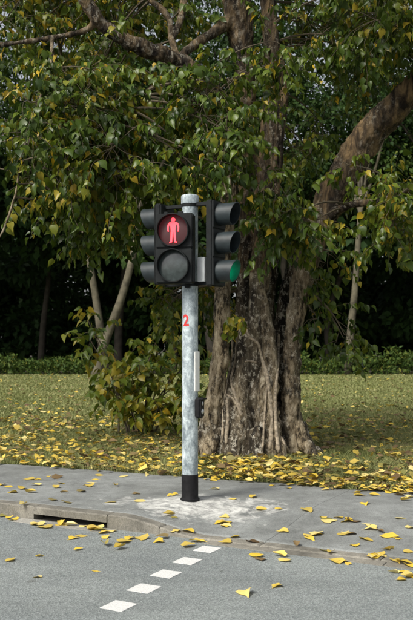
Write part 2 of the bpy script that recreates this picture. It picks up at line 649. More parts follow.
# ---- painted squares of the crossing line
for (cx, cy) in ((207.5, 549.5), (187.8, 561.3), (166.5, 574.2), (144.2, 588.8), (118.9, 606.3)):
    c = G(cx, cy)
    u, n = toUN(c.x, c.y)
    bm = bmesh.new()
    hu, hn = 0.082, 0.088
    ring = []
    for (a, b) in ((-1, -1), (1, -1), (1, 1), (-1, 1)):
        pass
    K = 7
    outline = []
    for s, (du, dn) in enumerate((((-1, 1), (-1, -1)), ((1, 1), (-1, 1)), ((1, -1), (1, 1)), ((-1, -1), (1, -1)))):
        for k in range(K):
            t_ = k / K
            uu = hu * (du[0] + (du[1] - du[0]) * t_); nn = hn * (dn[0] + (dn[1] - dn[0]) * t_)
            outline.append(UN(u + uu + random.uniform(-.0022, .0022), n + nn + random.uniform(-.0022, .0022), 0.004))
    top = [bm.verts.new(p) for p in outline]
    bot = [bm.verts.new((p.x, p.y, -0.001)) for p in outline]
    bm.faces.new(top)
    for i in range(len(top)):
        j = (i + 1) % len(top)
        bm.faces.new((top[i], bot[i], bot[j], top[j]))
    bmesh.ops.recalc_face_normals(bm, faces=bm.faces)
    link('painted_square', bm_mesh('painted_square', bm), M_paint, road)

# ------------------------------------------------------------------ traffic signal
POLE_Z = pave_z(PU, PN)
sig = empty('traffic_signal', (POLE.x, POLE.y, POLE_Z))
tag(sig, 'galvanised traffic signal post with red standing-man lamp and two side-facing heads', 'traffic light')
R = 0.077


def lathe(name, prof, mat, parent, centre=(0, 0, 0), seg=40):
    v, f = [], []
    for (r, z) in prof:
        for k in range(seg):
            a = 2 * math.pi * k / seg
            v.append((centre[0] + r * math.cos(a), centre[1] + r * math.sin(a), centre[2] + z))
    for i in range(len(prof) - 1):
        for k in range(seg):
            k2 = (k + 1) % seg
            f.append((i * seg + k, i * seg + k2, (i + 1) * seg + k2, (i + 1) * seg + k))
    f.append(tuple(range(seg - 1, -1, -1)))
    f.append(tuple((len(prof) - 1) * seg + k for k in range(seg)))
    me = bpy.data.meshes.new(name); me.from_pydata(v, [], f); me.update()
    o = link(name, me, mat, parent)
    me.polygons.foreach_set('use_smooth', np.array([len(p.vertices) == 4 for p in me.polygons]))
    try: me.set_sharp_from_angle(angle=math.radians(35))
    except Exception: pass
    return o


PZ = (POLE.x, POLE.y, 0)
band_top = P(190, 474, POLE.y).z
pole = lathe('pole', [(R, POLE_Z - 0.05), (R, 3.00)], M_galv, sig, PZ)
lathe('pole_cap', [(R + .008, 2.985), (R + .009, 3.055), (R + .004, 3.068), (R - .01, 3.074), (0.012, 3.078)], M_galv, sig, PZ)
lathe('base_band', [(R + .016, POLE_Z - .03), (R + .016, POLE_Z + .012), (R + .005, POLE_Z + .02), (R + .003, POLE_Z + .03), (R + .003, band_top)], M_black, sig, PZ)

FV = Vector((-0.20, -0.98, 0)).normalized()       # pedestrian head faces the far kerb
EV = Vector((-FV.y, FV.x, 0))                      # to its image-right
if EV.x < 0: EV = -EV
UV = Vector((U2.x, U2.y, 0)); NV = Vector((N2.x, N2.y, 0))
UP = Vector((0, 0, 1))


def frame_box(name, c, ax, ay, az, hx, hy, hz, mat, parent, bev=0.012, seg=3):
    bm = bmesh.new()
    bmesh.ops.create_cube(bm, size=2.0)
    for v in bm.verts:
        v.co = c + ax * (v.co.x * hx) + ay * (v.co.y * hy) + az * (v.co.z * hz)
    bmesh.ops.recalc_face_normals(bm, faces=bm.faces)
    if bev: bmesh.ops.bevel(bm, geom=bm.edges[:], offset=bev, segments=seg, affect='EDGES')
    return link(name, bm_mesh(name, bm), mat, parent)


def ring_tube(name, c, axis, side, r0, r1, length, mat, parent, a0=0.0, a1=2 * math.pi, slant=0.0, seg=36, back=0.0):
    """hollow hood along axis: thickness r1-r0; slant shortens the lower edge"""
    v, f = [], []
    closed = abs(a1 - a0 - 2 * math.pi) < 1e-6
    n = seg if closed else seg + 1
    for k in range(n):
        a = a0 + (a1 - a0) * k / seg
        d = side * math.cos(a) + UP * math.sin(a)
        L = length - slant * (1 - math.sin(a)) * 0.5
        for (r, t) in ((r1, -back), (r1, L), (r0, L), (r0, -back)):
            v.append(tuple(c + d * r + axis * t))
    for k in range(seg):
        k2 = (k + 1) % n
        for j in range(4):
            j2 = (j + 1) % 4
            f.append((k * 4 + j, k * 4 + j2, k2 * 4 + j2, k2 * 4 + j))
    if not closed:
        f.append((0, 1, 2, 3)); f.append(tuple(seg * 4 + j for j in (3, 2, 1, 0)))
    bm = bmesh.new()
    vs = [bm.verts.new(p) for p in v]
    for q in f: bm.faces.new([vs[i] for i in q])
    bmesh.ops.recalc_face_normals(bm, faces=bm.faces)
    o = link(name, bm_mesh(name, bm), mat, parent, smooth=True)
    try: o.data.set_sharp_from_angle(angle=math.radians(40))
    except Exception: pass
    return o


def disc(name, c, axis, side, r, mat, parent, dome=0.0, seg=36, rings=4):
    v = [tuple(c + axis * dome)]; f = []
    for i in range(1, rings + 1):
        q = i / rings
        for k in range(seg):
            a = 2 * math.pi * k / seg
            v.append(tuple(c + (side * math.cos(a) + UP * math.sin(a)) * (r * q) + axis * (dome * (1 - q * q))))
    for k in range(seg): f.append((0, 1 + k, 1 + (k + 1) % seg))
    for i in range(rings - 1):
        for k in range(seg):
            k2 = (k + 1) % seg
            f.append((1 + i * seg + k, 1 + (i + 1) * seg + k, 1 + (i + 1) * seg + k2, 1 + i * seg + k2))
    bm = bmesh.new()
    vs = [bm.verts.new(p) for p in v]
    for q in f: bm.faces.new([vs[i] for i in q])
    bm.normal_update()
    for q in bm.faces:
        if q.normal.dot(axis) < 0: q.normal_flip()
    return link(name, bm_mesh(name, bm), mat, parent, smooth=True)


# pedestrian head
ped_c = POLE + FV * 0.165 - EV * 0.104
Yp = ped_c.y
zt, zb_ = P(175, 213.2, Yp - .05).z, P(175, 283.6, Yp - .05).z
ped_c.z = (zt + zb_) / 2
hh = (zt - zb_) / 2
ped = frame_box('pedestrian_head', ped_c, EV, FV, UP, 0.182, 0.060, hh, M_house, sig, 0.016)
for k, (s, lit) in enumerate(((1, True), (-1, False))):
    lc = ped_c + UP * (s * hh * 0.5)
    frame_box('door', lc + FV * 0.066, EV, FV, UP, 0.176, 0.010, hh * 0.5 - 0.006, M_house, ped, 0.008, 2)
    ring_tube('hood', lc + FV * 0.074, FV, EV, 0.145, 0.154, 0.085, M_house, ped, slant=0.05)
    disc('lens', lc + FV * 0.0775, FV, EV, 0.146, M_lens_on if lit else M_lens, ped, 0.014)
    if lit:
        def shape(pts, off=0.0935):
            bm = bmesh.new()
            fr = [bm.verts.new(lc + EV * x + UP * y + FV * off) for x, y in pts]
            bk = [bm.verts.new(lc + EV * x + UP * y + FV * (off - 0.002)) for x, y in pts]
            bm.faces.new(fr); bm.faces.new(bk[::-1])
            for i in range(len(pts)):
                j = (i + 1) % len(pts)
                bm.faces.new((fr[i], bk[i], bk[j], fr[j]))
            bmesh.ops.recalc_face_normals(bm, faces=bm.faces)
            return bm
        whole = bmesh.new()
        tmp = bpy.data.meshes.new('t')
        head = [(0.021 * math.cos(a), 0.098 + 0.021 * math.sin(a)) for a in np.linspace(0, 2 * math.pi, 18, endpoint=False)]
        torso = [(-0.044, 0.064), (-0.032, 0.075), (0.032, 0.075), (0.044, 0.064), (0.030, 0.052), (0.0235, 0.020), (0.022, -0.016), (-0.022, -0.016), (-0.0235, 0.020), (-0.030, 0.052)]
        legl = [(-0.023, -0.013), (-0.002, -0.013), (-0.006, -0.062), (-0.010, -0.112), (-0.036, -0.118), (-0.036, -0.110), (-0.028, -0.103)]
        legr = [(-x, y) for x, y in legl][::-1]
        arml = [(-0.036, 0.072), (-0.049, 0.064), (-0.058, 0.034), (-0.057, 0.002), (-0.049, -0.014), (-0.041, -0.010), (-0.044, 0.006), (-0.042, 0.032), (-0.034, 0.056)]
        armr = [(-x, y) for x, y in arml][::-1]
        for pts in (head, torso, legl, legr, arml, armr):
            b = shape(pts); b.to_mesh(tmp); b.free(); whole.from_mesh(tmp)
        bpy.data.meshes.remove(tmp)
        tag(link('standing_man', bm_mesh('standing_man', whole), M_man, ped), label='glowing red standing-man symbol')
# latch lugs on top
frame_box('top_lug', ped_c + EV * 0.05 + UP * (hh + 0.012), EV, FV, UP, 0.022, 0.02, 0.014, M_house, ped, 0.004, 2)
frame_box('top_lug', ped_c - EV * 0.09 + UP * (hh + 0.010), EV, FV, UP, 0.018, 0.02, 0.012, M_house, ped, 0.004, 2)


def vehicle_head(sgn, cu, cn, ytop, ybot, lit, label):
    ax = UV * sgn
    c = POLE + UV * cu + NV * cn
    zt, zb = P(0, ytop, c.y).z, P(0, ybot, c.y).z
    c.z = (zt + zb) / 2
    h = (zt - zb) / 2
    hd = frame_box('vehicle_head', c, NV, ax, UP, 0.135, 0.034, h, M_house, sig, 0.012)
    hd['label'] = label
    sp = 2 * h / 3
    for i in (1, 0, -1):
        lc = c + UP * (i * sp)
        frame_box('door', lc + ax * 0.038, NV, ax, UP, 0.128, 0.008, sp / 2 - 0.005, M_house, hd, 0.006, 2)
        ring_tube('visor', lc + ax * 0.044 + UP * 0.006, ax, NV, 0.098, 0.103, 0.195, M_visor, hd, math.radians(-84), math.radians(264), 0.06)
        on = lit and i == -1
        disc('lens', lc + ax * 0.049 + UP * 0.004, ax, NV, 0.092, M_green if on else M_lens, hd, 0.012)
    return hd


vehicle_head(1, 0.275, 0.0, 201.5, 286.5, True, 'three-lamp head facing right, its bottom green lamp lit')
vehicle_head(-1, -0.325, 0.07, 205.5, 285.5, False, 'three-lamp head facing left, seen from behind')
# brackets
zc_top, zc_bot = P(0, 205, 8.29).z, P(0, 284, 8.29).z
frame_box('bracket_box', POLE + UV * 0.146 - NV * 0.0 + UP * P(0, 270, 8.25).z, UV, NV, UP, 0.040, 0.048, 0.118, M_box, sig, 0.005, 2)
for z in (zc_top, zc_bot):
    frame_box('bracket_arm', POLE + UV * 0.158 + UP * z, UV, NV, UP, 0.092, 0.022, 0.018, M_house, sig, 0.004, 2)
    frame_box('bracket_arm', POLE - UV * 0.185 + NV * 0.05 + UP * z, UV, NV, UP, 0.115, 0.022, 0.018, M_house, sig, 0.004, 2)
    lathe('clamp_band', [(R + .004, z - .022), (R + .004, z + .022)], M_house, sig, PZ)
frame_box('bracket_arm', POLE + FV * 0.09 + UP * (zt - 0.04), EV, FV, UP, 0.02, 0.03, 0.016, M_house, sig, 0.003, 2)
frame_box('bracket_arm', POLE + FV * 0.09 + UP * (zb_ + 0.0), EV, FV, UP, 0.022, 0.04, 0.035, M_house, sig, 0.003, 2)

# red number painted on the post
cu = bpy.data.curves.new('two', 'FONT')
cu.body = '2'; cu.size = 0.15; cu.align_x = 'CENTER'; cu.align_y = 'CENTER'; cu.resolution_u = 6; cu.offset = 0.004
to = bpy.data.objects.new('two', cu); COL.objects.link(to)
bpy.context.view_layer.update()
me = bpy.data.meshes.new_from_object(to.evaluated_get(bpy.context.evaluated_depsgraph_get()))
bpy.data.objects.remove(to); bpy.data.curves.remove(cu)
bm = bmesh.new(); bm.from_mesh(me)
bmesh.ops.triangulate(bm, faces=bm.faces)
bmesh.ops.subdivide_edges(bm, edges=bm.edges[:], cuts=1)
nz = P(0, 321, 8.22).z
th0 = math.radians(270) - 0.52
for v in bm.verts:
    th = th0 + v.co.x * 0.85 / R
    v.co = Vector((POLE.x + (R + 0.0015) * math.cos(th), POLE.y + (R + 0.0015) * math.sin(th), nz + v.co.y))
bm.to_mesh(me); bm.free()
link('painted_number', me, M_red, sig)

# narrow white plate strapped to the right of the post, push button under it
pc = POLE + Vector((0.062, -0.040, P(0, 371.5, 8.24).z))
nrm = Vector((0.80, -0.60, 0)).normalized(); tan = Vector((0.60, 0.80, 0)).normalized()
frame_box('plate', pc + nrm * 0.008, tan, nrm, UP, 0.036, 0.004, 0.190, M_plate, sig, 0.002, 1)
bc = POLE + UV * 0.105 + UP * P(0, 407.5, 8.26).z
pb = frame_box('push_button_box', bc, NV, UV, UP, 0.05, 0.032, 0.098, M_black, sig, 0.016, 3)
disc('button', bc + UV * 0.034 - UP * 0.035, UV, NV, 0.026, M_btn, pb, 0.012)
disc('indicator', bc + UV * 0.034 + UP * 0.04, UV, NV, 0.018, M_btn, pb, 0.006)
frame_box('button_hood', bc + UV * 0.04 + UP * 0.086, NV, UV, UP, 0.046, 0.02, 0.006, M_black, pb, 0.003, 1)

# ------------------------------------------------------------------ leaves: template and batches
LT = np.array([(0, 0, 0), (-.28, -.09, 0), (-.50, .18, 0), (-.42, .50, 0), (-.17, .80, 0), (0, 1.08, 0),
               (.17, .80, 0), (.42, .50, 0), (.50, .18, 0), (.28, -.09, 0), (0, .45, 0)], dtype=float)


def shaped(fold, droop, curl=0.0):
    t = LT.copy()
    t[:, 2] = fold * np.abs(t[:, 0]) - droop * t[:, 1] ** 2 + curl * np.sin(t[:, 1] * 5 + t[:, 0] * 4)
    return t


LF = np.array([(0, 2, 1), (0, 10, 2), (10, 3, 2), (10, 4, 3), (10, 5, 4), (0, 9, 8), (0, 8, 10), (10, 8, 7), (10, 7, 6), (10, 6, 5)])


def leaf_batch(name, pos, d, nrm, size, tint, tmpl, width=1.0, faces=None):
    pos, d, nrm, size = map(lambda a: np.asarray(a, dtype=float), (pos, d, nrm, size))
    d = d / np.linalg.norm(d, axis=1, keepdims=True)
    x = np.cross(d, nrm); x /= np.linalg.norm(x, axis=1, keepdims=True) + 1e-9
    n = np.cross(x, d)
    T = tmpl
    V = pos[:, None, :] + size[:, None, None] * (T[None, :, 0, None] * width * x[:, None, :] + T[None, :, 1, None] * d[:, None, :] + T[None, :, 2, None] * n[:, None, :])
    k = len(T)
    LF_ = LF if faces is None else faces
    F = (LF_[None] + (np.arange(len(pos)) * k)[:, None, None]).reshape(-1, 3)
    me = np_mesh(name, V.reshape(-1, 3), F)
    a = me.attributes.new('tint', 'FLOAT', 'POINT')
    a.data.foreach_set('value', np.repeat(np.asarray(tint, dtype=np.float32), k))
    return me


def leaf_matrix(p, d, nrm, s):
    d = Vector(d).normalized(); x = d.cross(Vector(nrm)).normalized(); n = x.cross(d)
    m = Matrix((x, d, n)).transposed().to_4x4()
    return Matrix.Translation(Vector(p)) @ m @ Matrix.Diagonal((s, s, s, 1))


def single_leaf_mesh(name, tmpl, mat):
    me = np_mesh(name, tmpl, LF)
    me.materials.append(mat)
    return me


def front_most(pos, size, d, nrm, count, extra_front=None):
    """indices of the leaves that show largest in the frame"""
    W, H = 413, 620
    buf = np.full((H, W), -1, dtype=np.int32)
    order = np.argsort(-pos[:, 1])                 # far first, near overwrites
    px = CX + pos[:, 0] / pos[:, 1] * FPX
    py = HOR - (pos[:, 2] - CAMH) / pos[:, 1] * FPX
    view = pos - np.array([0, 0, CAMH]); view /= np.linalg.norm(view, axis=1, keepdims=True)
    dn = nrm / np.linalg.norm(nrm, axis=1, keepdims=True)
    fac = np.abs((view * dn).sum(1))
    r = 0.5 * size / pos[:, 1] * FPX * np.sqrt(np.clip(fac, 0.15, 1))
    for i in order:
        x, y, q = px[i], py[i], r[i]
        if x < -5 or y < -5 or x > W + 5 or y > H + 5: continue
        x0, x1, y0, y1 = int(max(0, x - q)), int(min(W, x + q + 1)), int(max(0, y - q)), int(min(H, y + q + 1))
        if x1 > x0 and y1 > y0: buf[y0:y1, x0:x1] = i
    cnt = np.bincount(buf[buf >= 0].ravel(), minlength=len(pos))
    return np.argsort(-cnt)[:count]


# ------------------------------------------------------------------ the fig tree
TY = 12.05                                        # depth of the trunk's middle
FIG_BASE = (P(255, 450, TY).x, TY, LAWN_Z)
fig = empty('fig_tree', FIG_BASE)
tag(fig, 'big fluted fig tree with forked trunk, hanging roots and yellowing leaves behind the signal', 'tree')


def limb(pts, dY=0.0):
    """pts of (px, py, radius in px, Y offset): spline in metres -> list of (Vector, r)"""
    q = [(*P(a, b, TY + dY + o), r / FPX * (TY + dY + o)) for (a, b, r, o) in pts]
    return [(Vector(s[:3]), max(0.012, s[3])) for s in spline(q, 6)]


limbs = {
    'west': (limb([(202, 470, 15, -.25), (207, 445, 12, -.28), (213, 410, 9.5, -.32), (219, 370, 8.5, -.34), (223, 335, 8, -.32), (222, 300, 8, -.2), (224, 250, 8, .1), (231, 180, 8, .3), (236, 110, 7, .4)]), .8, 0),
    'west2': (limb([(224, 470, 15, -.3), (229, 440, 14, -.3), (232, 405, 11, -.28), (236, 370, 7, -.1), (240, 335, 6, .05), (243, 300, 7, .1), (246, 230, 8, .1), (247, 150, 9, .05), (246, 90, 9, 0), (243, 50, 11, -.05), (237, 0, 15, -.1), (228, -70, 14, -.2), (210, -160, 12, -.4), (180, -280, 9, -.8)]), .1, 0),
    'mid': (limb([(251, 475, 20, -.2), (251, 440, 17, -.2), (252, 400, 13, -.24), (254, 360, 9.5, -.26), (256, 320, 8.5, -.27), (259, 285, 9, -.2), (264, 240, 12, 0), (267, 190, 13, .1), (272, 130, 13, .1), (277, 85, 12, .1), (271, 35, 8, 0), (267, -20, 8, 0), (272, -120, 8, .1), (290, -260, 6, .3)]), .3, 0),
    'midfront': (limb([(268, 470, 14, -.42), (268, 425, 11, -.42), (269, 385, 9, -.40), (270, 352, 7.2, -.38), (267, 322, 5, -.35), (263, 290, 3, -.3)]), .6, 0),
    'core': (limb([(252, 475, 32, .2), (254, 430, 29, .22), (256, 385, 23, .32), (258, 340, 16, .48), (262, 300, 13, .55), (267, 250, 12, .45)]), .0, 0),  # no paleness: shade between the stems is put into the bark colour
    'back': (limb([(281, 470, 16, .1), (281, 430, 13, .12), (281, 385, 10, .2), (282, 340, 8, .4), (287, 295, 8, .5), (300, 250, 9, .4)]), .0, 0),  # near-black bark again, painting the shade in the gap beside east
    'east': (limb([(292, 472, 16, -.15), (290, 440, 13, -.2), (291, 400, 10.5, -.25), (293, 350, 10, -.25), (297, 310, 9.5, -.2), (303, 275, 11, -.1), (315, 237, 14, 0), (332, 197, 16, .1), (357, 152, 16, .05), (380, 123, 15, -.1), (408, 94, 13.5, -.3), (450, 45, 13, -.6), (520, -40, 10, -1.1)]), .62, 0),
    'centre_l': (limb([(243, 470, 16, -.4), (243, 440, 13, -.4), (243, 400, 10, -.36), (244, 360, 8, -.3), (247, 320, 7, -.22)]), .25, 0),
    'flare_e': (limb([(292, 415, 10, -.2), (300, 435, 9, -.3), (310, 450, 6.5, -.42), (322, 463, 3.5, -.55), (332, 470, 2, -.6)]), .6, 0),
    'flare_e2': (limb([(297, 425, 10, -.1), (306, 445, 8, -.12), (322, 456, 5, -.15), (342, 461, 2.5, -.18)]), .4, 0),
    'flare_f': (limb([(256, 430, 9, -.5), (257, 450, 7, -.62), (262, 466, 4.5, -.78), (268, 478, 2.2, -.95)]), .3, 0),
    'flare_w2': (limb([(212, 430, 9, -.35), (208, 452, 8, -.5), (204, 468, 5, -.65), (196, 478, 2.5, -.8)]), .5, 0),
    'flare_w': (limb([(206, 430, 9, -.3), (200, 446, 7, -.4), (190, 457, 4, -.5), (180, 462, 2, -.55)]), .5, 0),
    'flare_m': (limb([(240, 425, 9, -.45), (236, 446, 8, -.52), (230, 461, 5, -.65), (222, 472, 2.5, -.75)]), .3, 0),
    'flare_m2': (limb([(272, 420, 9, -.42), (277, 444, 8, -.52), (284, 460, 5, -.62), (292, 470, 2.5, -.75)]), .4, 0),
    'north_west': (limb([(246, 150, 8, 0), (215, 95, 9, -.4), (185, 68, 10, -.7), (158, 54, 9.5, -.95), (130, 42, 7.5, -1.1), (104, 26, 7, -1.2), (86, 0, 7, -1.3), (66, -50, 6, -1.4), (20, -120, 5, -1.6), (-60, -170, 4, -1.9)]), .08, 0),
    'north_west_b': (limb([(232, 20, 8, -.1), (208, 36, 5, -.35), (188, 50, 4.5, -.6), (172, 68, 3.5, -.8), (150, 90, 2.5, -1.0), (100, 130, 2, -1.4)]), .35, 0),
    'twig_w': (limb([(97, 20, 4, -1.2), (84, 31, 3.2, -1.25), (50, 38, 2.8, -1.3), (0, 45, 2.5, -1.4), (-70, 52, 2.3, -1.5), (-150, 40, 2, -1.7)]), .2, 0),
    'top_arch': (limb([(180, 66, 4.5, -.7), (172, 40, 3.5, -.5), (168, 16, 3.2, -.4), (150, 0, 3, -.4), (130, -20, 3, -.4)]), .2, 0),
    'top_arch_b': (limb([(172, 40, 3, -.5), (182, 14, 4, -.2), (184, -20, 4, 0), (190, -90, 4, 0)]), .2, 0),
    'low_east': (limb([(322, 220, 5, .0), (350, 205, 4, -.3), (385, 200, 3.2, -.6), (430, 180, 3, -1.), (520, 170, 2.5, -1.6)]), .2, 0),
    'twig_far_w': (limb([(52, 38, 2.2, -1.3), (50, 70, 1.3, -1.5), (32, 120, 1.4, -1.5), (20, 168, 1.4, -1.6), (16, 192, 1.7, -1.6), (6, 224, 1.5, -1.6), (-2, 240, 1.0, -1.6)]), .9, 0),
}
tb = Tubes(14)
for k, (l, pale, _) in limbs.items():
    tb.add([p for p, r in l], [r for p, r in l], 14)
raw = bpy.data.objects.new('raw', tb.mesh('raw'))
COL.objects.link(raw)
rm = raw.modifiers.new('remesh', 'REMESH'); rm.mode = 'VOXEL'; rm.voxel_size = 0.016; rm.use_smooth_shade = True
smm = raw.modifiers.new('smooth', 'SMOOTH'); smm.iterations = 2; smm.factor = 0.5
bpy.context.view_layer.update()
tme = bpy.data.meshes.new_from_object(raw.evaluated_get(bpy.context.evaluated_depsgraph_get()))
bpy.data.objects.remove(raw)
tme.name = 'trunk'
nv = len(tme.vertices)
co = np.empty(nv * 3, dtype=np.float32); tme.vertices.foreach_get('co', co); co = co.reshape(-1, 3)
no = np.empty(nv * 3, dtype=np.float32); tme.vertices.foreach_get('normal', no); no = no.reshape(-1, 3)
# nearest limb gives girth and paleness
LP = np.array([tuple(p) for l, _, _ in limbs.values() for p, r in l])
LR = np.array([r for l, _, _ in limbs.values() for p, r in l])
LPALE = np.array([pl for l, pl, _ in limbs.values() for p, r in l])
LW = np.array([min(.8, max(0, (p.z - 2.2) * .6)) if k == 'east' else (0.75 if k in ('mid', 'west2') and p.z > 2.6 else .6 if k in ('north_west', 'north_west_b', 'top_arch', 'top_arch_b', 'twig_w', 'low_east') else 0.0) for k, (l, _, _) in limbs.items() for p, r in l])
idx = np.empty(nv, dtype=np.int32)
for s in range(0, nv, 4000):
    dd = np.linalg.norm(co[s:s + 4000, None, :] - LP[None], axis=2) - LR[None] * 0.9
    idx[s:s + 4000] = dd.argmin(1)
amp = np.clip(LR[idx] / 0.13, 0.12, 1.0)
dsp = np.empty(nv)
for i in range(nv):
    x, y, z = co[i]
    f = mnoise.noise(Vector((x * 6.5, y * 6.5, z * 0.75 + 3))) * 0.034 + mnoise.noise(Vector((x * 8, y * 8, z * 6))) * 0.028 * (1.4 if z < 1.6 else .6) + mnoise.noise(Vector((x * 15, y * 15, z * 2.2))) * 0.014
    g = mnoise.turbulence(Vector((x * 22, y * 22, z * 9)), 3, True) * 0.022 - 0.011
    dsp[i] = f + g
co = co + no * (dsp * amp)[:, None]
tme.vertices.foreach_set('co', co.astype(np.float32).ravel())
pn = np.array([0.75 * mnoise.noise(Vector((x * 5, y * 5, z * 1.6))) for x, y, z in co])
pale = np.clip(LPALE[idx] + pn, 0, 1)
a = tme.attributes.new('pale', 'FLOAT', 'POINT'); a.data.foreach_set('value', (pale * (1 - 0.8 * LW[idx])).astype(np.float32))
a = tme.attributes.new('warm', 'FLOAT', 'POINT'); a.data.foreach_set('value', np.clip(LW[idx] + pn * LW[idx], 0, 1).astype(np.float32))
tme.materials.clear()
trunk = link('trunk', tme, M_bark, fig, smooth=True)


# surface of the trunk along a pixel ray, for roots that lie on it
from mathutils.bvhtree import BVHTree
tv = [Vector(c) for c in co]
bvh = BVHTree.FromPolygons(tv, [tuple(p.vertices) for p in tme.polygons])
CAMP = Vector((0, 0, CAMH))


def on_trunk(px, py, lift=0.0):
    d = (P(px, py, 10) - CAMP).normalized()
    h = bvh.ray_cast(CAMP, d)
    if h[0] is None: return P(px, py, TY - 0.35)
    return h[0] - d * lift


roots = [
    ([(241, 326), (238, 336), (236, 346), (236, 358), (232, 372), (230, 380), (234, 392), (242, 414)], 1.5),
    ([(246, 318), (247, 332), (252, 339), (258, 343), (261, 352), (264, 364), (268, 376), (270, 396), (272, 425), (270, 452)], 1.7),
    ([(279, 332), (278, 350), (277, 372), (275, 400), (276, 428), (279, 454)], 1.8),
    ([(262, 352), (264, 372), (269, 388), (272, 405)], 1.3),
    ([(226, 394), (228, 410), (227, 428), (226, 446)], 1.8),
    ([(226, 394), (232, 398), (238, 408), (242, 416)], 1.6),
    ([(222, 408), (223, 425), (221, 446)], 1.3),
    ([(245, 362), (251, 361), (258, 363)], 1.2),
    ([(281, 436), (286, 446), (291, 456)], 1.8),
    ([(232, 340), (231, 360), (226, 385), (222, 410)], 1.2),
    ([(268, 372), (266, 395), (264, 425), (262, 452)], 1.1),
]
for pts, r in roots:
    # denser, wandering line before it is laid on the bark
    fine = spline([(a, b) for a, b in pts], 4)
    ph = random.uniform(0, 6)
    fine = [(a + 1.3 * mnoise.noise(Vector((b * .09, ph, 0))) + .5 * mnoise.noise(Vector((b * .35, ph, 3))), b) for a, b in fine]
    w3 = [on_trunk(a, b, 0.002) for a, b in fine]
    for _ in range(2):
        w3 = [w3[0]] + [(w3[k - 1] + w3[k] * 2 + w3[k + 1]) / 4 for k in range(1, len(w3) - 1)] + [w3[-1]]
    q = [(*p, r * .78 / FPX * p.y * (1 + .35 * mnoise.noise(Vector((k * .4, ph, 5)))) * min(1, .45 + k / 4) * (1 + .5 * k / len(w3))) for k, p in enumerate(w3)]
    w_in = (P(CX, HOR, 1) - CAMP).normalized() * .03
    q[0] = (*(Vector(q[0][:3]) + w_in), q[0][3]); q[-1] = (*(Vector(q[-1][:3]) + w_in), q[-1][3])
    t_ = Tubes(7); t_.add([k[:3] for k in q], [k[3] for k in q])
    link('aerial_root', t_.mesh('aerial_root'), M_root, trunk, smooth=True)

# ---- foliage regions of the fig: pixel window, depth range, number of clusters, shoots each, radius in m, yellowness
REG = [
    (0, 190, 66, 180, 9.8, 12.4, 42, 13, .40, .12),
    (0, 135, 165, 205, 10.0, 12.0, 10, 10, .30, .25),
    (75, 150, 200, 238, 10.6, 12.0, 7, 8, .20, .2),
    (-20, 215, -45, 52, 12.0, 14.8, 38, 11, .5, .24),
    (185, 240, 70, 190, 9.9, 11.3, 15, 11, .34, .10),
    (258, 300, 180, 235, 10.4, 11.1, 7, 9, .24, .08),
    (255, 280, 35, 80, 10.6, 11.2, 3, 7, .20, .12),
    (300, 425, -30, 72, 10.8, 14.2, 32, 12, .43, .08),
    (368, 425, 185, 250, 10.6, 12.4, 8, 8, .28, .08),
    (285, 330, 110, 180, 12.8, 14.2, 4, 9, .4, .05),
    (310, 334, 245, 335, 11.6, 12.6, 5, 5, .18, .06),
    (302, 326, 205, 238, 11.0, 11.4, 2, 7, .18, .06),
    (335, 362, 150, 185, 10.9, 11.3, 1, 5, .14, .06),
    (-30, 60, -40, 40, 13.0, 15.0, 9, 12, .5, .15),
    (335, 355, 318, 340, 11.4, 12.2, 2, 4, .14, .04),
    (200, 216, 240, 320, 12.6, 13.6, 4, 7, .22, .12),
    (232, 240, 308, 314, 11.25, 11.35, 1, 4, .06, .3),
    (156, 188, 285, 315, 12.4, 13.4, 4, 8, .22, .2),
    (-260, 0, -60, 190, 9.8, 15.0, 22, 12, .5, .12),
    (415, 680, -100, 210, 9.8, 15.0, 22, 12, .5, .1),
    (-220, 640, -330, -35, 9.6, 15.5, 50, 12, .6, .12),
    (250, 560, -330, -70, 8.6, 10.6, 20, 12, .6, .12),  # unseen clusters overhead and in front, added to shade the upper trunk
]
limb_pts = [(p, r) for l, _, _ in limbs.values() for p, r in l if p.z > 2.4]
LPX = np.array([tuple(p) for p, r in limb_pts])
tw = Tubes(5)
L_pos, L_dir, L_nrm, L_size, L_tint = [], [], [], [], []
rnd = random.Random(21)


def shoot(start, dirv, length, nleaf, base_tint, yel, lsize, acc=None, tubes=None, hang=1.0):
    """a drooping shoot with alternate heart-shaped leaves"""
    acc = acc or (L_pos, L_dir, L_nrm, L_size, L_tint)
    tubes = tubes or tw
    d = dirv.normalized()
    pts = [start]
    n = 4
    for i in range(n):
        d = (d + Vector((rnd.gauss(0, .10), rnd.gauss(0, .10), -0.20 + rnd.gauss(0, .06)))).normalized()
        pts.append(pts[-1] + d * (length / n))
    tubes.add(pts, [0.0036, .0032, .0027, .0022, .0016], 4, caps=False)
    for k in range(nleaf):
        t_ = 0.12 + 0.88 * (k + rnd.uniform(0, .6)) / nleaf
        t_ = min(t_, 0.999) * n
        i = int(t_); p = pts[i].lerp(pts[i + 1], t_ - i)
        ax = (pts[i + 1] - pts[i]).normalized()
        side = ax.cross(Vector((0, 0, 1)))
        if side.length < .05: side = Vector((1, 0, 0))
        side.normalize()
        s = 1 if k % 2 else -1
        out = (side * s * rnd.uniform(.5, 1.1) + ax * rnd.uniform(.2, .7) + Vector((rnd.gauss(0, .25), rnd.gauss(0, .25), rnd.uniform(-.75, .15)))).normalized()
        pet = rnd.uniform(.25, .55) * lsize
        q = p + out * pet
        ld = (out + Vector((0, 0, -rnd.uniform(.15, 1.1) * hang))).normalized()
        nr = Vector((rnd.gauss(0, .6), rnd.gauss(-.25, .6), 1.0))
        sz = lsize * (.45 + .85 * rnd.random() ** .8)
        if rnd.random() < yel: ti = rnd.uniform(.80, 1.0)
        else: ti = min(.86, max(0, base_tint + rnd.gauss(0, .16)))
        acc[0].append(tuple(q)); acc[1].append(tuple(ld)); acc[2].append(tuple(nr)); acc[3].append(sz); acc[4].append(ti)


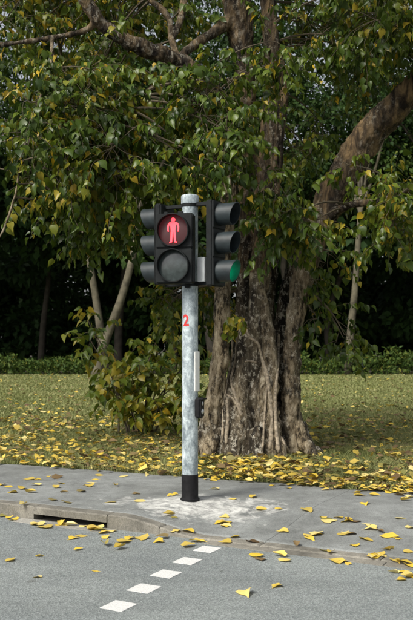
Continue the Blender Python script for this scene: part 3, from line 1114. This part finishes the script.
def curve_to(a, b, r0, r1, tubes, sag=0.12, n=5):
    mid = []
    off = Vector((rnd.gauss(0, .06), rnd.gauss(0, .06), sag)) * (b - a).length
    for i in range(n + 1):
        t_ = i / n
        mid.append(a.lerp(b, t_) + off * (4 * t_ * (1 - t_)) * .6)
    tubes.add(mid, [r0 + (r1 - r0) * i / n for i in range(n + 1)], 5, caps=False)
    return mid


for (x0, x1, y0, y1, Y0, Y1, n, ns, rad, yel) in REG:
    for c in range(n):
        # stratified over the window
        gx = (c + rnd.random()) / n
        Y = rnd.uniform(Y0, Y1)
        C = P(rnd.uniform(x0, x1) * .5 + (x0 + (x1 - x0) * ((gx * 7.13) % 1.0)) * .5, y0 + (y1 - y0) * ((gx * 3.61 + rnd.random() * .25) % 1.0), Y)
        dist = np.linalg.norm(LPX - np.array(C), axis=1)
        near = limb_pts[int((dist + np.where(LPX[:, 2] < C.z - .3, .5, 0)).argmin())]
        way = curve_to(near[0], C, min(.020, near[1] * .6), .006, tw, .12, 9) if rad > .1 else [C]
        bt = rnd.uniform(.16, .64)
        y_here = yel * rnd.choice((.1, .2, .4, .7, 2.2))
        for s in range(ns):
            v = Vector((rnd.gauss(0, 1), rnd.gauss(0, 1), rnd.gauss(0, .8)))
            v = v.normalized() * (rad * rnd.random() ** .45)
            st = C + v
            if rad > .1:
                fork = min(way[4:], key=lambda q: (q - st).length + rnd.uniform(0, .3))
                curve_to(fork, st, .0048, .0035, tw, .10, 3)
            dv = v.normalized() * .8 + Vector((rnd.gauss(0, .4), rnd.gauss(-.15, .4), rnd.uniform(-.4, .3)))
            shoot(st, dv, rnd.uniform(.28, .6) * (1 if rad > .1 else .5), rnd.randint(12, 16), bt, y_here, .092)

L_pos, L_dir, L_nrm, L_size, L_tint = map(np.array, (L_pos, L_dir, L_nrm, L_size, L_tint))
# keep leaves out of the signal and out of the wood of the trunk
pole_d = np.hypot(L_pos[:, 0] - POLE.x, L_pos[:, 1] - POLE.y)
keep = pole_d > 0.75
L_pos, L_dir, L_nrm, L_size, L_tint = (a[keep] for a in (L_pos, L_dir, L_nrm, L_size, L_tint))
print('fig leaves', len(L_pos))
crown = link('crown', tw.mesh('crown'), M_twig, fig)
crown['label'] = 'branching twigs carrying the leaves'
jr = np.random.default_rng(3)


def uneven(t_, wx, jit, lean=0.0):
    t_ = t_.copy(); t_[:, 0] *= wx
    t_[:, :2] += jr.normal(0, jit, (len(t_), 2)) * (np.abs(LT[:, 1:2]) > .01)
    t_[:, 0] += lean * t_[:, 1] ** 2
    return t_


TMPL = [uneven(shaped(.22, .22, .03), .92, .02, .10), uneven(shaped(.45, .10, .04), .78, .02, -.14), uneven(shaped(.12, .40, .03), .84, .03, .04),
        uneven(shaped(.60, .25, .05), .70, .03, .16), uneven(shaped(-.15, .45, .05), .95, .03, -.08), uneven(shaped(.30, .60, .02), .62, .02, .05)]
NT = len(TMPL); T_A = TMPL[0]
sel = front_most(L_pos, L_size, L_dir, L_nrm, 300)
smesh = [single_leaf_mesh('leaf', t_, M_leaf_o) for t_ in TMPL]
for i in sel:
    o = bpy.data.objects.new('leaf', smesh[int(i) % NT])
    COL.objects.link(o)
    adopt(o, crown)
    o.matrix_basis = leaf_matrix(L_pos[i], L_dir[i], L_nrm[i], L_size[i])
    o.color = (float(L_tint[i]), 0, 0, 1)
mask = np.ones(len(L_pos), bool); mask[sel] = False
ids = np.nonzero(mask)[0]
parts = []
for k in range(NT):
    q = ids[ids % NT == k]
    parts.append(leaf_batch('foliage', L_pos[q], L_dir[q], L_nrm[q], L_size[q], L_tint[q], TMPL[k]))


def join(meshes, name):
    V, F, T, off = [], [], [], 0
    for m in meshes:
        n = len(m.vertices); c = np.empty(n * 3, np.float32); m.vertices.foreach_get('co', c)
        f = np.empty(len(m.loops), np.int32); m.loops.foreach_get('vertex_index', f)
        t_ = np.empty(n, np.float32); m.attributes['tint'].data.foreach_get('value', t_)
        V.append(c.reshape(-1, 3)); F.append(f.reshape(-1, 3) + off); T.append(t_); off += n
        bpy.data.meshes.remove(m)
    me = np_mesh(name, np.concatenate(V), np.concatenate(F))
    me.attributes.new('tint', 'FLOAT', 'POINT').data.foreach_set('value', np.concatenate(T))
    return me


tag(link('foliage', join(parts, 'foliage'), M_leaf, fig), kind='stuff')

# ------------------------------------------------------------------ shrub left of the trunk
SY = 14.6
sh_base = G(140, 345 + FPX * (CAMH - LAWN_Z) / SY, LAWN_Z)
shrub = empty('leafy_shrub', sh_base)
tag(shrub, 'loose large-leaved green and yellow shrub on the lawn behind the signal post', 'shrub')
acc = ([], [], [], [], [])
st_t = Tubes(6)
for (px, py, dY, ns) in ((88, 326, .1, 5), (95, 338, .1, 4), (97, 352, 0, 6), (91, 347, -.2, 4), (118, 374, -.3, 10), (112, 396, -.5, 11), (140, 352, 0, 8), (150, 378, -.4, 14), (166, 356, .1, 11), (172, 394, -.5, 14),
                         (148, 406, -.6, 14), (128, 408, -.7, 12), (184, 372, .1, 10), (188, 348, .2, 8), (160, 338, .2, 6), (182, 408, -.5, 12), (205, 392, .3, 9), (108, 382, .2, 8), (132, 384, -.3, 10),
                         (160, 412, -.7, 6), (176, 414, -.6, 5), (196, 412, -.2, 6)):
    C = P(px, py - 6, SY + dY)
    b = Vector(sh_base) + Vector((rnd.gauss(0, .12), rnd.gauss(0, .12), -.03))
    m = b.lerp(C, .5) + Vector((0, 0, .12))
    q = spline([(*b, .018), (*m, .013), (*C, .007)], 5)
    st_t.add([s[:3] for s in q], [s[3] for s in q], 6)
    bt = rnd.uniform(.5, .8)
    for s in range(ns):
        v = Vector((rnd.gauss(0, .16), rnd.gauss(0, .2), rnd.gauss(0, .13)))
        shoot(C + v * .6, v.normalized() + Vector((0, -.2, .1)), rnd.uniform(.18, .38), rnd.randint(4, 7), bt, .08, .13, acc, st_t, .35)
link('stems', st_t.mesh('stems'), M_twig, shrub)
A = [np.array(x) for x in acc]
okz = A[0][:, 2] > LAWN_Z + .10
A = [x[okz] for x in A]
sel = front_most(A[0], A[3], A[1], A[2], 300)
for i in sel:
    o = bpy.data.objects.new('leaf', smesh[int(i) % NT]); COL.objects.link(o); adopt(o, shrub)
    o.matrix_basis = leaf_matrix(A[0][i], A[1][i], A[2][i], A[3][i]); o.color = (float(A[4][i]), 0, 0, 1)
mask = np.ones(len(A[0]), bool); mask[sel] = False
if mask.sum():
    tag(link('foliage', leaf_batch('foliage', A[0][mask], A[1][mask], A[2][mask], A[3][mask], A[4][mask], T_A), M_leaf, shrub), kind='stuff')

# ------------------------------------------------------------------ wood beyond the lawn
def clump_leaves(centres, radii, per, size, tint0, r_=None, flat=.75):
    r_ = r_ or rng
    n = len(centres)
    c = np.repeat(np.asarray(centres), per, axis=0)
    rr = np.repeat(np.asarray(radii), per)
    v = r_.normal(size=(n * per, 3)); v /= np.linalg.norm(v, axis=1, keepdims=True)
    rad = rr * r_.random(n * per) ** .5
    pos = c + v * rad[:, None] * np.array([1, 1, flat])
    d = v + r_.normal(size=v.shape) * .5 + np.array([0, 0, -.5])
    nr = r_.normal(size=v.shape) * .5 + np.array([0, -.2, 1.0])
    s = size * (.6 + .8 * r_.random(n * per))
    t_ = np.clip(np.repeat(r_.normal(tint0, .18, n), per) + r_.normal(0, .12, n * per), 0, 1)
    return pos, d, nr, s, t_


T_far = np.array([(0, 0, 0), (-.34, .42, .05), (0, 1.0, -.12), (.34, .42, .05)])
F_far = np.array([(0, 2, 1), (0, 3, 2)])


def wood_tree(name, label, trunk_px, Yb, rtr, crown_c, crown_r, nclump, per, lsize, mat, group, tint0=.4):
    base = Vector(trunk_px[0])
    t0 = empty(name, (base.x, base.y, base.z))
    tag(t0, label, 'tree', group)
    tt = Tubes(9)
    q = spline([(*p, rtr * (1 - .45 * i / max(1, len(trunk_px) - 1))) for i, p in enumerate(trunk_px)], 5)
    tt.add([s[:3] for s in q], [s[3] * (1.35 if i == 0 else 1) for i, s in enumerate(q)])
    top = Vector(q[-1][:3])
    cs, rs = [], []
    for k in range(nclump):
        v = rng.normal(size=3); v /= np.linalg.norm(v); v *= rng.random() ** .4
        c = np.array(crown_c) + v * np.array(crown_r)
        cs.append(c); rs.append(rng.uniform(.9, 1.7) * .62 * min(crown_r) / 2.2)
    for k in range(0, nclump, max(1, nclump // 9)):
        curve_to(top if k % 2 else Vector(q[-3][:3]), Vector(cs[k]), rtr * .4, .05, tt)
    link('trunk', tt.mesh('trunk'), mat, t0, smooth=True)
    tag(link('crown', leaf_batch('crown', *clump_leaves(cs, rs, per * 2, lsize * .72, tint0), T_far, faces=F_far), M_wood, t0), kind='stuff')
    return t0


def on_floor(px, py_unused, Y):
    p = P(px, 0, Y); p.z = floor_z(p.x, Y) if Y > 43.6 else LAWN_Z
    return p


GW = 'trees at the edge of the dark wood'
YA = 43.2
wood_tree('slender_tree', 'slender pale trunk leaning right at the wood edge, left of the signal',
          [on_floor(97, 0, YA), P(104, 345, YA), P(122, 296, YA), P(134, 250, YA + .3), P(142, 200, YA + .6)], YA, .25, tuple(P(140, 110, 46)), (4.6, 3.5, 4.6), 44, 95, .30, M_trunk, GW, .5)
wood_tree('slender_tree', 'slender pale trunk leaning left behind the right-leaning one at the wood edge',
          [on_floor(106, 0, YA + 1.2), P(101, 335, YA + 1.2), P(96, 300, YA + 1.2), P(86, 240, YA + 1.2), P(78, 195, YA + 1.2)], YA, .24, tuple(P(60, 95, 46.5)), (5, 3.5, 4.4), 44, 95, .30, M_trunk, GW, .5)
wood_tree('slender_tree', 'single thin pale trunk standing at the wood edge, right of the fig tree',
          [on_floor(348, 0, 44.4), P(351, 330, 44.4), P(355, 290, 44.4), P(358, 245, 44.6), P(362, 190, 44.8)], 44.4, .22, tuple(P(366, 120, 46.8)), (4.8, 3.5, 4.2), 40, 95, .30, M_trunk, GW, .35)
spots = [(-70, 46, 'left'), (118, 53, ''), (215, 47.5, ''), (290, 48, ''), (445, 46, ''), (520, 47, ''), (-150, 47, ''), (175, 52, ''), (330, 53, ''), (40, 54, ''), (430, 54, '')]
desc = ['broad dark tree beyond the left edge of the lawn', 'dark tree of the wood behind the two pale leaning trunks', 'dark tree of the wood hidden behind the fig trunk',
        'dark-leaved tree of the wood right of the forked fig trunk', 'dark tree of the wood at the far right edge', 'outermost dark tree on the right of the wood',
        'outermost dark tree on the left of the wood', 'rear tree of the wood behind the signal post', 'rear tree of the wood behind the right-hand fig limb', 'rear tree of the wood on the left', 'rear tree of the wood on the right']
for (px, Y, _), ds in zip(spots, desc):
    b = on_floor(px, 0, Y)
    h = rng.uniform(8, 10)
    pts = [b, b + Vector((rng.normal() * .3, 0, h * .35)), b + Vector((rng.normal() * .6, rng.normal() * .4, h * .7)), b + Vector((rng.normal() * 1., rng.normal() * .5, h))]
    wood_tree('woodland_tree', ds, pts, Y, rng.uniform(.2, .32), tuple(b + Vector((0, -.5, h + 5.6))), (5.0, 4.0, rng.uniform(6.6, 8.0)), 74, 90, .32, M_trunkd, GW, .2)

# far canopy and understorey that reads as one dark mass
cs, rs = [], []
for k in range(380):
    x = rng.uniform(-36, 36); y = rng.uniform(46, 78)
    cs.append((x, y, rng.uniform(6.6, 13.5) + max(0, (y - 60)) * .10)); rs.append(rng.uniform(1.4, 2.3))
for k in range(330):
    x = rng.uniform(-36, 36); y = rng.uniform(54, 74)
    cs.append((x, y, rng.uniform(.4, 7.5))); rs.append(rng.uniform(1.2, 2.0))
for k in range(200):
    cs.append((rng.uniform(-38, 38), rng.uniform(74, 82), rng.uniform(.5, 11))); rs.append(rng.uniform(1.8, 2.6))
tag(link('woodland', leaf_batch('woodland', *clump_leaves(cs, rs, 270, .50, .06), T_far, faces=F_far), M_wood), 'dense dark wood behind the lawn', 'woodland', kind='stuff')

# low green undergrowth along the lawn edge
n = 24000
x = rng.uniform(-24, 24, n); hmax = np.array([.55 + .55 * (mnoise.noise(Vector((a * .45, 2, 0))) + .5) + .55 * mnoise.noise(Vector((a * 1.9, 5, 0))) for a in x])
hmax *= np.where(x > 2, 1.15, .85)
z = LAWN_Z + hmax * rng.random(n) ** .8
y = 43.6 + rng.uniform(0, 2.6, n) - .3 * (1 - z)
v = rng.normal(size=(n, 3)) * .6 + np.array([0, -.4, .25])
me = leaf_batch('undergrowth', np.stack([x, y, z], 1), v, rng.normal(size=(n, 3)) * .5 + np.array([0, -.3, 1]), rng.uniform(.14, .32, n), np.clip(rng.normal(.62, .16, n), 0, .95), T_far, .6, F_far)
tag(link('undergrowth', me, M_wood), 'low green undergrowth in front of the dark wood', 'undergrowth', kind='stuff')

# ------------------------------------------------------------------ grass
def grass(n, Ya, Yb, hmin, hmax, wmul, pw):
    # depth drawn with falling density
    t_ = rng.random(n)
    e = 2 - pw
    Y = (Ya ** e + t_ * (Yb ** e - Ya ** e)) ** (1 / e)
    X = rng.uniform(-1, 1, n) * (.31 * Y + .9)
    d = np.stack([X, Y], 1) - np.array(O2)
    u = d @ np.array(U2); nn = d @ np.array(N2)
    edge = np.array([grass_n(a) for a in u])
    ok = (nn > edge - .03) & (Y < 43.9)
    patch = np.array([mnoise.noise(Vector((a * .9, b * .9, 1))) for a, b in zip(X, Y)])
    X, Y, patch = X[ok], Y[ok], patch[ok]
    k = len(X)
    h = rng.uniform(hmin, hmax, k) * (1 + .45 * patch)
    wd = np.maximum(.0035, Y * .00042) * wmul * rng.uniform(.7, 1.3, k)
    a = rng.uniform(0, 2 * math.pi, k)
    lean = rng.normal(0, .55, (k, 2)) * h[:, None]
    sx, sy = np.cos(a) * wd, np.sin(a) * wd
    base = np.stack([X, Y, np.full(k, LAWN_Z - .004)], 1)
    V = np.empty((k, 5, 3))
    V[:, 0] = base + np.stack([-sx, -sy, 0 * sx], 1)
    V[:, 1] = base + np.stack([sx, sy, 0 * sx], 1)
    mid = base + np.stack([lean[:, 0] * .35, lean[:, 1] * .35, h * .62], 1)
    V[:, 2] = mid + np.stack([sx * .8, sy * .8, 0 * sx], 1)
    V[:, 3] = mid + np.stack([-sx * .8, -sy * .8, 0 * sx], 1)
    V[:, 4] = base + np.stack([lean[:, 0], lean[:, 1], h], 1)
    F0 = np.array([(0, 1, 2), (0, 2, 3), (3, 2, 4)])
    F = (F0[None] + (np.arange(k) * 5)[:, None, None]).reshape(-1, 3)
    me = np_mesh('grass', V.reshape(-1, 3), F)
    ti = np.clip(.42 + .35 * patch + rng.normal(0, .17, k), 0, 1)
    me.attributes.new('tint', 'FLOAT', 'POINT').data.foreach_set('value', np.repeat(ti.astype(np.float32), 5))
    return me


g = join([grass(150000, 8.0, 15, .03, .10, 1.0, 1.3), grass(130000, 15, 44, .03, .085, 1.5, 1.75)], 'grass')
tag(link('grass', g, M_grass), 'short green mown grass of the lawn', 'grass', kind='stuff')

# ------------------------------------------------------------------ fallen leaves
FT = [uneven(shaped(.18, .05, .04), 1.0, .05, .1), uneven(shaped(.28, .10, .06), .86, .05, -.15), uneven(shaped(.32, -.10, .05), .78, .05, .1), uneven(shaped(.10, -.08, .05), .92, .08, -.05),
      uneven(shaped(.55, -.15, .03), .6, .05, .2), uneven(shaped(.04, .02, .02), .95, .06, 0), uneven(shaped(.10, .06, .09), .88, .09, .2), uneven(shaped(-.04, .0, .03), .7, .06, -.2)]
fmesh = [single_leaf_mesh('fallen_leaf', t_, M_fall_o) for t_ in FT]


def z3(lst, ox, oy, sc): return [(ox + a / sc, oy + b / sc) for a, b in lst]


left = z3([(5, 88), (20, 105), (42, 98), (48, 78), (80, 78), (78, 90), (98, 73), (104, 76), (118, 85), (112, 95), (120, 105), (105, 117), (130, 122), (157, 103), (183, 78), (180, 92), (190, 70),
           (225, 90), (226, 122), (245, 73), (268, 120), (270, 107), (340, 148), (346, 152), (330, 112), (350, 108), (12, 92), (52, 104), (172, 84)], 0, 440, 1.967)
gut = z3([(20, 155), (8, 152), (48, 153), (62, 167), (85, 168), (120, 170), (178, 178), (188, 180), (200, 176), (225, 181), (147, 193), (152, 190), (205, 205), (235, 203), (240, 212), (257, 193), (288, 196),
          (330, 193), (320, 200), (360, 212), (345, 190), (375, 200), (390, 197), (212, 194), (100, 172), (35, 158)], 0, 440, 1.967)
gut += [(84, 528), (88, 530.5), (91, 529), (94, 531), (97, 529), (101, 531), (66, 526.5), (58, 525), (107, 532)]
rleft = z3([(15, 240), (72, 230), (82, 270), (183, 258), (147, 218)], 0, 440, 1.967)
right = z3([(248, 156), (262, 158), (276, 152), (296, 157), (222, 185), (279, 186), (334, 226), (352, 226), (368, 214), (383, 236), (336, 169), (45, 160), (52, 170), (208, 190), (203, 135), (170, 177), (188, 207), (215, 188), (228, 180), (245, 152), (255, 160), (282, 155), (288, 158), (305, 160), (283, 182), (290, 184), (310, 192), (305, 207), (255, 217), (245, 217),
            (330, 165), (342, 173), (353, 187), (380, 152), (405, 172), (388, 193), (375, 212), (395, 218), (330, 222), (338, 221), (345, 230), (375, 233), (100, 113), (110, 135), (150, 135), (45, 165),
            (55, 150), (48, 158), (75, 188), (90, 197), (60, 200), (58, 115), (175, 95), (215, 87), (250, 97), (300, 108), (320, 123), (330, 107), (390, 118), (395, 108), (405, 112), (310, 104),
            (345, 178), (264, 92), (240, 80), (195, 84), (140, 90), (20, 78), (36, 96)], 200, 440, 1.939)
rright = z3([(265, 238), (275, 240), (290, 242), (385, 260), (380, 256), (400, 243), (405, 262), (411, 266), (115, 230), (165, 228), (160, 237), (108, 228), (155, 282), (396, 270)], 200, 440, 1.939)
fr = random.Random(5)
cnt = 0


def leaf_words(p, ti):
    """colour and place words for a fallen leaf"""
    u, n = toUN(p[0], p[1])
    px = CX + p[0] / p[1] * FPX
    col = 'brown' if ti < .2 else 'olive' if ti < .38 else 'deep yellow' if ti < .62 else 'bright yellow' if ti < .84 else 'pale yellow'
    if n > grass_n(u): row = 'in the grass'
    elif n > 1.7: row = 'on the pavement by the grass'
    elif n > 0.8: row = 'on the mid pavement'
    elif n > 0.14: row = 'on the pavement by the kerb'
    elif n > -0.3: row = 'in the gutter'
    else: row = 'on the asphalt'
    side = ('at the far left' if px < 45 else 'near the drain slot' if px < 110 else 'left of the post' if px < 178 else 'beside the post' if px < 204
            else 'below the fig trunk' if px < 270 else 'right of the trunk' if px < 330 else 'towards the right' if px < 375 else 'at the far right')
    return col, row, side


def put_leaf(p, size, label, group, tint=None, up=.0):
    global cnt
    o = bpy.data.objects.new('fallen_leaf', fmesh[fr.randrange(len(FT))])
    COL.objects.link(o)
    a = fr.uniform(0, 2 * math.pi)
    o.matrix_basis = leaf_matrix((p[0], p[1], p[2] + .003 + .05 * size + up * .5), (math.cos(a), math.sin(a), fr.gauss(0, .03)), (fr.gauss(0, .15), fr.gauss(0, .15), 1), size)
    ti = tint if tint is not None else (fr.uniform(.45, 1.0) if fr.random() < (.62 if toUN(p[0], p[1])[1] > 2.2 else .88) else fr.uniform(.0, .38))
    o.color = (ti, 0, 0, 1)
    if group:
        c, r_, sd = leaf_words(p, ti)
        label = ('small ' if size < .09 else 'large ' if size > .112 else '') + f'{c} fallen leaf {r_} {sd}'
        group = f'fallen leaves {r_}'
    tag(o, label, 'leaf', group)
    cnt += 1
    return o


def pix_place(px, py):
    z = .08
    for _ in range(6):
        p = G(px, py, z); z = surf_z(p.x, p.y)
    return Vector((p.x, p.y, z))


put_leaf(pix_place(244.5, 592), .125, 'large pale yellow fallen leaf lying alone on the near asphalt', None, .9, .004).data = fmesh[1]
put_leaf(pix_place(304.5, 509.5), .12, 'single tan fallen leaf on the pavement just right of the white cement stain', None, .44, .01).data = fmesh[0]
put_leaf(pix_place(184, 530.5) - Vector((0, 0, 0)), .12, 'yellow fallen leaf in the gutter just left of the post foot', None, .7)
for (a, b) in left: put_leaf(pix_place(a, b), fr.uniform(.075, .125), 'yellow fallen leaf on the grey pavement left of the post', 'leaves on the pavement left of the post')
for (a, b) in gut: put_leaf(pix_place(a, b), fr.uniform(.085, .135), 'yellow fallen leaf in the gutter at the foot of the kerb', 'leaves in the gutter', None, .006)
for (a, b) in rleft: put_leaf(pix_place(a, b), fr.uniform(.06, .09), 'small yellow fallen leaf on the asphalt left of the painted squares', 'leaves on the asphalt left of the squares')
for (a, b) in right: put_leaf(pix_place(a, b), fr.uniform(.075, .125), 'yellow fallen leaf on the pavement right of the post', 'leaves on the pavement right of the post')
for (a, b) in rright: put_leaf(pix_place(a, b), fr.uniform(.075, .12), 'yellow fallen leaf on the asphalt right of the painted squares', 'leaves on the asphalt right of the squares')
# leaves on the lawn: the nearest ones singly, the rest as litter
n = 34000
Y = 8.2 + 36 * rng.random(n) ** 2.2
X = rng.uniform(-1, 1, n) * (.30 * Y + .8)
d = np.stack([X, Y], 1) - np.array(O2)
u = d @ np.array(U2); nn = d @ np.array(N2)
dd = nn - np.array([grass_n(a) for a in u])
patch = np.array([mnoise.noise(Vector((a * .8, b * .8, 7))) for a, b in zip(X, Y)])
dens = np.clip(.80 - dd / 26.0, .26, .80) * (.75 + .75 * patch) * np.where(Y > 18, .6, 1)
tr = np.hypot(X - FIG_BASE[0], Y - FIG_BASE[1])
ok = (dd > -.12) & (rng.random(n) < dens) & (tr > .62)
X, Y, dd, patch = X[ok], Y[ok], dd[ok], patch[ok]
order = np.argsort(Y)
inframe = np.abs(X / Y * FPX) < 206
nearest = [i for i in order if inframe[i]][:max(0, 300 - cnt)]
for i in nearest:
    put_leaf((X[i], Y[i], LAWN_Z + fr.uniform(.018, .06)), fr.uniform(.055, .112), 'yellow fallen leaf in the grass along the pavement edge', 'leaves in the grass along the pavement')
mask = np.ones(len(X), bool); mask[nearest] = False
X, Y, dd = X[mask], Y[mask], dd[mask]
k = len(X)
print('litter', k, 'single', cnt)
a = rng.uniform(0, 2 * math.pi, k)
dirs = np.stack([np.cos(a), np.sin(a), rng.normal(0, .18, k)], 1)
nrm = np.stack([rng.normal(0, .35, k), rng.normal(0, .35, k), np.ones(k)], 1)
tint = np.where(rng.random(k) < np.clip(.56 - dd * .025, .34, .56), rng.uniform(.42, 1, k), rng.uniform(.0, .40, k))
sz = .05 + .075 * rng.random(k)
LP_ = np.stack([X, Y, LAWN_Z + rng.uniform(.03, .085, k)], 1)
ki = np.arange(k) % len(FT)
me = join([leaf_batch('leaf_litter', LP_[ki == j], dirs[ki == j], nrm[ki == j], sz[ki == j], tint[ki == j], FT[j]) for j in range(len(FT))], 'leaf_litter')
tag(link('leaf_litter', me, M_fall), 'yellow and brown leaves strewn over the lawn', 'leaf litter', kind='stuff')
print('objects', len(bpy.data.objects), 'tris', sum(len(o.data.polygons) for o in bpy.data.objects if o.type == 'MESH'))
